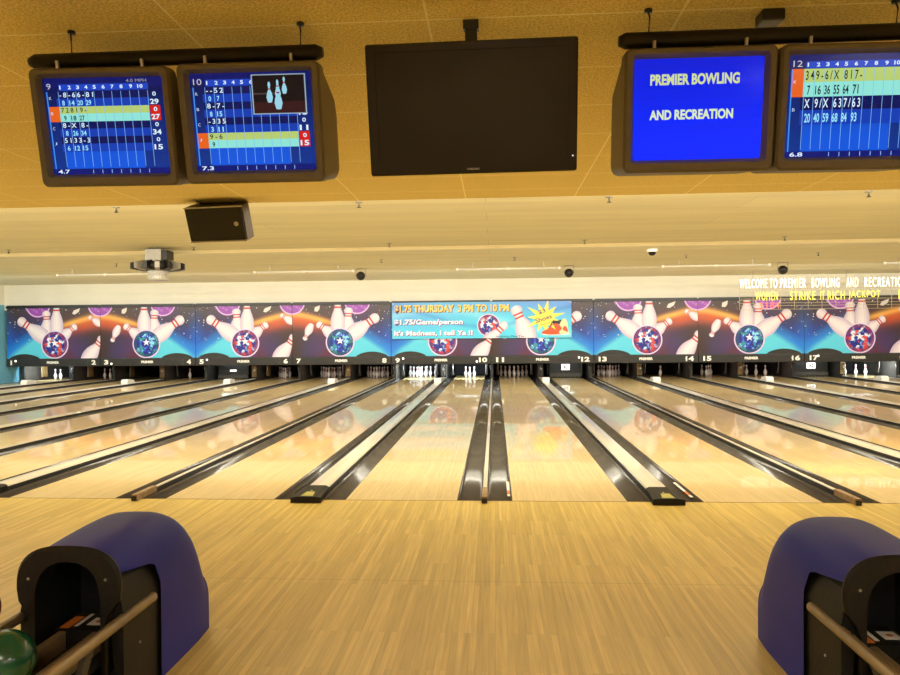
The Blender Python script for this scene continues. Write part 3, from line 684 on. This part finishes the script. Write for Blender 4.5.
# loudspeaker at the ceiling edge
t = thing('loudspeaker', 'black wedge loudspeaker hung below the edge of the low ceiling', 'loudspeaker', (-2.84, .75, 2.75), rot=(.38, 0, -.113))
ww, hh = .655, .37
q = MB(); pl = [(-ww/2,-.0),(ww/2,0),(ww/2,.16),(ww/2-.13,.36),(-ww/2+.13,.36),(-ww/2,.16)]
q.extrude(pl, -hh/2, hh/2, M['cab'], 'z'); q.build('cabinet', t)
q = MB(); q.box((-ww/2+.008,-.022,-hh/2+.01), (ww/2-.008,-.001,hh/2-.01), M['grille'], .006); g = q.build('grille', t)
q = MB(); q.box((-ww/2,-.026,-hh/2-.004), (ww/2,.0,-hh/2+.008), M['silver']); q.box((-ww/2,-.026,hh/2-.008), (ww/2,.0,hh/2+.004), M['silver']); q.build('trim_strips', t)
q = MB(); q.tube([(.24,-.021,.0),(.24,-.028,.0)], .025, M['silver'], 16); q.build('badge', g)
q = MB(); q.tube([(-.2,.1,hh/2),(-.2,.0,.30)], .006, M['steel'], 6); q.tube([(.2,.1,hh/2),(.2,.0,.30)], .006, M['steel'], 6); q.build('hanging_bracket', t)
# ------------------------------------------------------------------ score monitors
def score_screen(lane, rows, hi, foot, speed, totals, pip=False):
    a = Art(1, 1, .0006)
    navy = lin((4,10,66))
    a.grid(24, 20, lambda u, v: mix(mix(navy, lin((10,84,215)), (1-v)*1.25 if .12 < u < .78 else .35*(1-v)), lin((10,20,110)), .6 if v > .88 or v < .04 else 0))
    cu = [.15,.22,.29,.36,.43,.505,.58,.655,.735,.815]; W_ = lin((215,235,250)); cy = lin((150,225,245)); K = lin((10,20,40))
    a.rect(.13,.87,.88,.935, lin((24,66,190)), 1)
    for i, u in enumerate(cu): a.text(str(i+1), u-.012*(1+(i > 8)), .885, (.010 if i == 0 else .026) if i < 9 else .045, .038, W_, 3, .03)
    a.text(lane, .03, .885, .035*len(lane), .06, lin((190,190,200)), 3, 0)
    a.text(speed, .70, .945, .17, .032, lin((150,150,160)), 3, 0)
    y = .865; rh = .078 if len(rows) > 2 else .135
    for i, (m_, f_) in enumerate(rows):
        h = (i == hi); top = y-rh*.95; bot = y-2*rh
        if h:
            a.rect(.115,top,.87,y, lin((178,200,110)), 1.5); a.rect(.115,bot,.87,top, lin((140,222,210)), 1.5)
            a.rect(.02,bot,.115,y, lin((225,96,30)), 1.5); a.rect(.88,bot,.965,y, lin((205,28,22)), 1.5)
        else: a.rect(.10,top,.88,y, lin((6,16,84)), 1.5); a.rect(.10,bot,.88,top, lin((10,58,175)), 1.5)
        if m_: a.text(m_, .13, y-rh*.80, .0355*len(m_), rh*.66, K if h else W_, 3, .012, sp=1.45)
        for j, s in enumerate(f_): a.text(s, cu[j]-.018*len(s)/2+.005, bot+rh*.15, .022*len(s), rh*.66, K if h else cy, 3, .02)
        if totals and i < len(totals): a.text(totals[i], .925-.02*len(totals[i]), bot+rh*.12, .036*len(totals[i]), rh*.7, W_, 3, .03); a.text('0', .91, top+rh*.15, .03, rh*.55, W_, 3, .02)
        a.text('KBCJ'[i], .04, top-.01, .02, .03, lin((200,215,235)), 3, 0)
        y = bot
    for j in range(11):
        u = .12+.075*j; a.rect(u,.08,u+.004,.86, lin((120,180,235)), 2)
    a.rect(.02,.06,.03,.86, lin((60,140,235)), 2)
    a.rect(.0,.0,1,.062, lin((8,22,110)), 2.4); 
    for j in range(3, 10): a.rect(.1+.08*j,.01,.105+.08*j,.05, lin((150,200,240)), 2.6)
    a.text(foot, .04, .012, .10, .042, W_, 3, .02)
    if pip:
        a.rect(.51,.575,.955,.975, lin((150,170,180)), 4); a.rect(.52,.585,.945,.965, lin((22,14,18)), 5); a.rect(.52,.585,.945,.70, lin((52,22,26)), 5.5); a.rect(.52,.775,.70,.79, lin((70,60,60)), 5.6)
        for px, pz, s in ((.655,.69,.21),(.725,.62,.26),(.725,.73,.19),(.78,.775,.17)):
            pts = [(0,0),(.10,.02),(.16,.25),(.12,.45),(.05,.62),(.04,.72),(.07,.85),(.04,.98),(0,1)]
            pol = [(px+x*s*.8, pz+z*s) for x, z in pts]+[(px-x*s*.8, pz+z*s) for x, z in pts[::-1]]
            a.poly(pol, lin((150,205,225)), 6); a.rect(px-.012,pz+.62*s,px+.012,pz+.68*s, lin((150,40,40)), 6.5)
    return a
def title_screen():
    a = Art(1, 1, .0006); a.grid(10, 10, lambda u, v: mix(lin((2,40,255)), lin((4,26,205)), v*1.1-.2))
    a.text('PREMIER BOWLING', .125, .74, .69, .11, lin((205,215,150)), 3, .04); a.text('AND RECREATION', .125, .40, .65, .10, lin((215,230,180)), 3, .04)
    return a
bzw, bzh = .664, .538; sw_, sh_ = .568, .44
def rr(w_, h_, r, n=5, cx=0, cz=0):
    pts = []
    for qx, qz, a0 in ((1,1,0),(-1,1,PI/2),(-1,-1,PI),(1,-1,1.5*PI)):
        for i in range(n): g = a0+PI/2*i/(n-1); pts.append((cx+qx*(w_/2-r)+r*math.cos(g), cz+qz*(h_/2-r)+r*math.sin(g)))
    return pts
def ringstrip(q, rings, mt, sm=False):
    n = len(rings[0]); vs = [v for r in rings for v in r]
    q.add(vs, [(i*n+k, i*n+(k+1)%n, (i+1)*n+(k+1)%n, (i+1)*n+k) for i in range(len(rings)-1) for k in range(n)], mt, sm)
def monitor(x, z, tilt, yaw, art, label):
    t = thing('score_monitor', label, 'monitor', (x, -3.35, z), 'overhead score monitors', (tilt, 0, yaw))
    q = MB(); o0 = rr(bzw,bzh,.03); o1 = rr(bzw-.02,bzh-.02,.025); i0 = rr(sw_+.03,sh_+.03,.02,cz=.008); i1 = rr(sw_,sh_,.012,cz=.008)
    Y = lambda r, y: [(p[0], y, p[1]) for p in r]
    ringstrip(q, [Y(o0,.08), Y(o0,.008), Y(o1,-.006), Y(i0,-.002), Y(i1,.028), Y(i1,.05)], M['bezel']); q.build('bezel', t)
    q = MB(); k0 = rr(bzw-.006,bzh-.006,.03); k1 = rr(bzw-.01,bzh-.12,.04,cz=-.05); k2 = rr(bzw-.05,bzh-.20,.04,cz=-.07)
    ringstrip(q, [Y(k0,.07), Y(k1,.34), Y(k2,.47)], M['bezel']); q.add(Y(k2,.47), [tuple(range(len(k2)))], M['bezel']); q.build('housing', t)
    me = art.mesh('screen', M['screen']); 
    for v in me.vertices: v.co = (v.co.x*sw_-sw_/2, v.co.y+.030, v.co.z*sh_-sh_/2+.008)
    obj('screen', me, t)
    q = MB()
    for s in (-.2,.2): q.box((s-.006,.02,bzh/2-.002), (s+.006,.035,bzh/2+.035), M['steel'])
    q.build('mounting_clips', t)
A1s = score_screen('9', [('-8-66-81',['8','14','20','29']),('72819-',['9','18','27']),('8-X 8-',['8','26','34']),('5133-3',['6','12','15'])], 1, '4.7', '4.0 MPH', ['29','27','34','15'])
A2s = score_screen('10', [('--52',['0','7']),('8-7-',['8','15']),('-335',['3','11']),('9-6',['9'])], 3, '7.3', '15.6 MPH', ['','','11','15'] and ['7','15','11','15'], True)
A4s = score_screen('12', [('349-6/X 817-',['7','16','36','55','64','71']),('X 9/X 637/63',['20','40','59','68','84','93'])], 0, '6.8', '', ['71','93'])
monitor(-1.715, 2.545, .205, .03, A1s, 'hanging tan score monitor at far left with the second score row highlighted')
monitor(-1.010, 2.545, .215, .015, A2s, 'hanging tan score monitor with a small picture of standing pins on screen')
monitor(1.024, 2.548, .15, .007, title_screen(), 'hanging tan monitor with plain blue screen showing the venue name')
monitor(1.695, 2.543, .155, .02, A4s, 'hanging tan score monitor at far right with its first score row highlighted')
def beam(x0, x1, z, lab, wires):
    t = thing('hanging_beam', lab, 'beam', ((x0+x1)/2, -3.33, z), 'dark beams above the score monitors'); w2 = (x1-x0)/2
    q = MB(); q.tube([(-w2,0,0),(-w2+.03,0,0),(w2-.03,0,0),(w2,0,0)], [.022,.036,.036,.022], M['rubber'], 12); q.build('beam_tube', t)
    for s in wires: q = MB(); q.tube([(s,0,.03),(s+.004,-.01,.1),(s-.004,0,3.01-z)], .004, M['black'], 6); q.lathe([(0,0),(.018,0),(.018,-.012),(0,-.012)], M['black'], (s,0,3.01-z), 10); q.build('hanger_wire', t)
beam(-2.085, -.675, 2.87, 'dark padded beam hung above the two left score monitors', (-.50, .60))
beam(.675, 2.08, 2.872, 'dark padded beam hung above the two right score monitors', (-.57, .50))
q = MB(); q.box((-.05,-.05,-.05), (.05,.05,0), M['black'], .008); o = q.build('junction_box', None, (1.37,-3.25,3.01)); tag(o, 'small black junction box on the ceiling above the right monitor beam', 'junction box')
# ------------------------------------------------------------------ television
t = thing('television', 'large switched off black flat television hanging in the middle', 'television', (.01, -3.29, 2.604), rot=(.221, -.004, -.006))
tw, th = .97, .588
q = MB(); o0 = rr(tw,th,.012); o1 = rr(tw-.012,th-.012,.01); i0 = rr(tw-.085,th-.10,.006,cz=.012)
Y = lambda r, y: [(p[0], y, p[1]) for p in r]
ringstrip(q, [Y(o0,.06), Y(o0,.006), Y(o1,0), Y(i0,0), Y(i0,.006)], M['tvblack']); k = rr(tw-.14,th-.12,.03); ringstrip(q, [Y(o0,.05), Y(k,.085)], M['black']); q.add(Y(k,.085), [tuple(range(len(k)))], M['black']); bz = q.build('bezel', t)
q = MB(); q.add(Y(i0,.005), [tuple(range(len(i0)))], M['tvglass']); q.build('screen', t)
q = MB(); text_mb(q, 'SAMSUNG', -.028, -th/2+.017, .058, .0095, -.0012, M['silver'], .02); q.build('brand_logo', bz)
q = MB(); q.tube([(.465,-.0002,-.225),(.465,-.002,-.225)], .003, M['lampgl'], 8); q.build('power_light', bz)
q = MB(); q.box((-.16,.085,-.14), (.16,.10,.14), M['black']); q.box((-.03,.10,-.05), (.03,.14,.05), M['black']); q.build('wall_plate', t)
q = MB(); q.box((-.028,.10,.0), (.028,.15,.36), M['black']); q.box((-.036,.08,.36), (.036,.17,.405), M['black']); q.build('mount_post', t)
# ------------------------------------------------------------------ ball returns
def ball_return(cx, sgn, lab):
    t = thing('ball_return', lab, 'ball return', (cx, 0, 0), 'ball returns on the approach')
    YF, YB, YS = -3.76, -2.88, -3.43
    def half(y):
        s = (y-YF)/(YB-YF)
        w_ = .225+.015*math.sin(min(1, s*1.4)*PI/2); 
        if s > .8: w_ = .24-.012*((s-.8)/.2)**1.5
        if s < .5: h = .69+.02*math.sin(s/.5*PI/2)
        else: h = .71*(1-((s-.5)/.5)**3.0)**.5 if s < 1 else .0
        h = max(h, .34)
        return w_, h
    def section(y, zlow=0, n=28):
        w_, h = half(y); r = min(.31, h*.6); g0 = 0; EX = .68
        if zlow > h-r: g0 = math.asin(min(1, ((zlow-h+r)/r)**(1/EX)))
        pts = []
        for i in range(n+1):
            g = g0+(PI-2*g0)*i/n; pts.append((w_*math.copysign(abs(math.cos(g))**EX, math.cos(g)), y, (h-r)+r*abs(math.sin(g))**EX))
        lo = min(zlow, h-r) if g0 == 0 else zlow-.002
        return [(pts[0][0], y, lo)]+pts+[(pts[-1][0], y, lo)]
    q = MB(); st = [YS+(YB-YS)*(1-(1-i/16.)**1.8) for i in range(17)]
    secs = [section(y) for y in st]; n = len(secs[0])
    q.add([v for s in secs for v in s], [(i*n+k, i*n+k+1, (i+1)*n+k+1, (i+1)*n+k) for i in range(len(secs)-1) for k in range(n-1)], M['blue'], True)
    q.add(secs[-1], [tuple(range(n))], M['blue'])
    st2 = [YF+.02+(YS-YF-.02)*i/8. for i in range(9)]; secs = [section(y, .585-.045*(i/8)-(.10*max(0, i-6.5)**2/2.25)) for i, y in enumerate(st2)]
    q.add([v for s in secs for v in s], [(i*n+k, i*n+k+1, (i+1)*n+k+1, (i+1)*n+k) for i in range(len(secs)-1) for k in range(n-1)], M['blue'], True)
    q.build('hood_shell', t)
    q = MB(); [q.extrude([(s*.195,0),(s*.222,0),(s*.222,.42),(s*.210,.48),(s*.192,.54),(s*.165,.585),(s*.15,.57)], YF+.03, YS+.03, M['rubber']) for s in (-1, 1)]; q.box((-.15,YS,.0), (.15,YS+.02,.6), M['tunnel'])
    for s in (-1, 1): q.tube([(s*.221,YF+.16,.24),(s*.226,YF+.16,.24)], .006, M['steel'], 8)
    q.build('side_panel', t)
    # front face ring
    outer = []; inner = []
    for i in range(25):
        g = PI*i/24; outer.append((.225*math.copysign(abs(math.cos(g))**.7, math.cos(g)), .53+.17*abs(math.sin(g))**.8)); inner.append((.140*math.copysign(abs(math.cos(g))**.8, math.cos(g)), .47+.165*abs(math.sin(g))**.9))
    outer = [(.165,.0),(.165,.38),(.185,.43),(.218,.48)]+outer+[(-.218,.48),(-.185,.43),(-.165,.38),(-.165,.0)]
    inner = [(.14,.0),(.14,.2),(.14,.3),(.14,.40)]+inner+[(-.14,.40),(-.14,.3),(-.14,.2),(-.14,.0)]
    q = MB(); n = len(outer)
    R_ = [[(p[0]*.97,YF+.035,p[1]*.985) for p in outer],[(p[0],YF+.012,p[1]) for p in outer],[(p[0]*.96,YF,p[1]*.985) for p in outer],[(p[0],YF,p[1]) for p in inner],[(p[0],YF+.10,p[1]) for p in inner]]
    q.add([v for r in R_ for v in r], [(i*n+k, i*n+k+1, (i+1)*n+k+1, (i+1)*n+k) for i in range(4) for k in range(n-1)], M['rubber'], False)
    for s in (-1, 1): q.tube([(s*.165,YF-.003,.565),(s*.165,YF,.565)], .006, M['steel'], 8)
    q.build('face_plate', t)
    q = MB(); q.box((-.155,YF+.03,.0), (-.145,YS,.6), M['tunnel']); q.box((.145,YF+.03,.0), (.155,YS,.6), M['tunnel']); q.box((-.155,YF+.03,.625), (.155,YS,.635), M['tunnel']); q.build('tunnel', t)
    # rack
    q = MB(); q.box((-.13,-5.6,.20), (.13,YF+.3,.23), M['tunnel']); q.box((-.012,-5.6,.23), (.012,YF+.3,.275), M['rubber']); q.build('track_bed', t)
    for s in (-1, 1):
        q = MB(); q.box((s*.075-.016,-5.6,.23), (s*.075+.016,YF+.28,.315), M['rail'], .006); q.build('track_rail', t)
    for s in (-1, 1):
        q = MB(); q.tube([(s*.222,-5.6,.392),(s*.222,YF+.28,.392),(s*.222,YF+.285,.392)], [.023,.023,.017], M['rail'], 16); q.build('ball_rail', t)
    q = MB(); q.box((-.175,-5.6,0), (-.165,YF+.05,.17), M['tunnel']); q.box((.165,-5.6,0), (.175,YF+.05,.17), M['tunnel'])
    for y in (-4.0, -4.7, -5.4):
        for s in (-1, 1): q.extrude([(s*.222,.37),(s*.222,.35),(s*.17,.17),(s*.14,.17),(s*.17,.25),(s*.205,.375)], y, y+.05, M['charcoal'])
    q.build('rack_frame', t)
    q = MB(); q.box((.0,YF+.135,.320), (.07,YF+.21,.3215), M['label']); q.box((-.048,YF+.12,.320), (-.03,YF+.25,.3215), M['label']); q.box((-.10,YF+.10,.320), (-.058,YF+.22,.3215), M['orange']); q.tube([(.035,YF+.172,.3216),(.035,YF+.172,.3222)], .014, M['orange'], 12)
    q.box((-.11,YF+.08,.23), (.08,YF+.27,.3195), M['rubber']); s = q.build('sticker_plate', t); s['label'] = 'small plate with white and orange stickers'
    return t
ball_return(-P/2, 1, 'blue ball return hood at the left with green ball on its rack')
ball_return(P/2, -1, 'blue ball return hood standing on the approach at the right')
def ball(x, y, z, m_, lab):
    bm = bmesh.new(); bmesh.ops.create_uvsphere(bm, u_segments=40, v_segments=24, radius=.1085); me = bpy.data.meshes.new('bowling_ball')
    for f in bm.faces: f.smooth = True
    bm.to_mesh(me); bm.free(); me.materials.append(M[m_]); o = obj('bowling_ball', me, None, (x, y, z), (.4,.5,.2)); tag(o, lab, 'bowling ball', 'bowling balls on the rack'); return o
ball(-1.675, -4.12, .395, 'green', 'dark green bowling ball resting on the left ball return rack')
ball(-1.90, -4.0, .523, 'red', 'red bowling ball at the left edge behind the green ball')
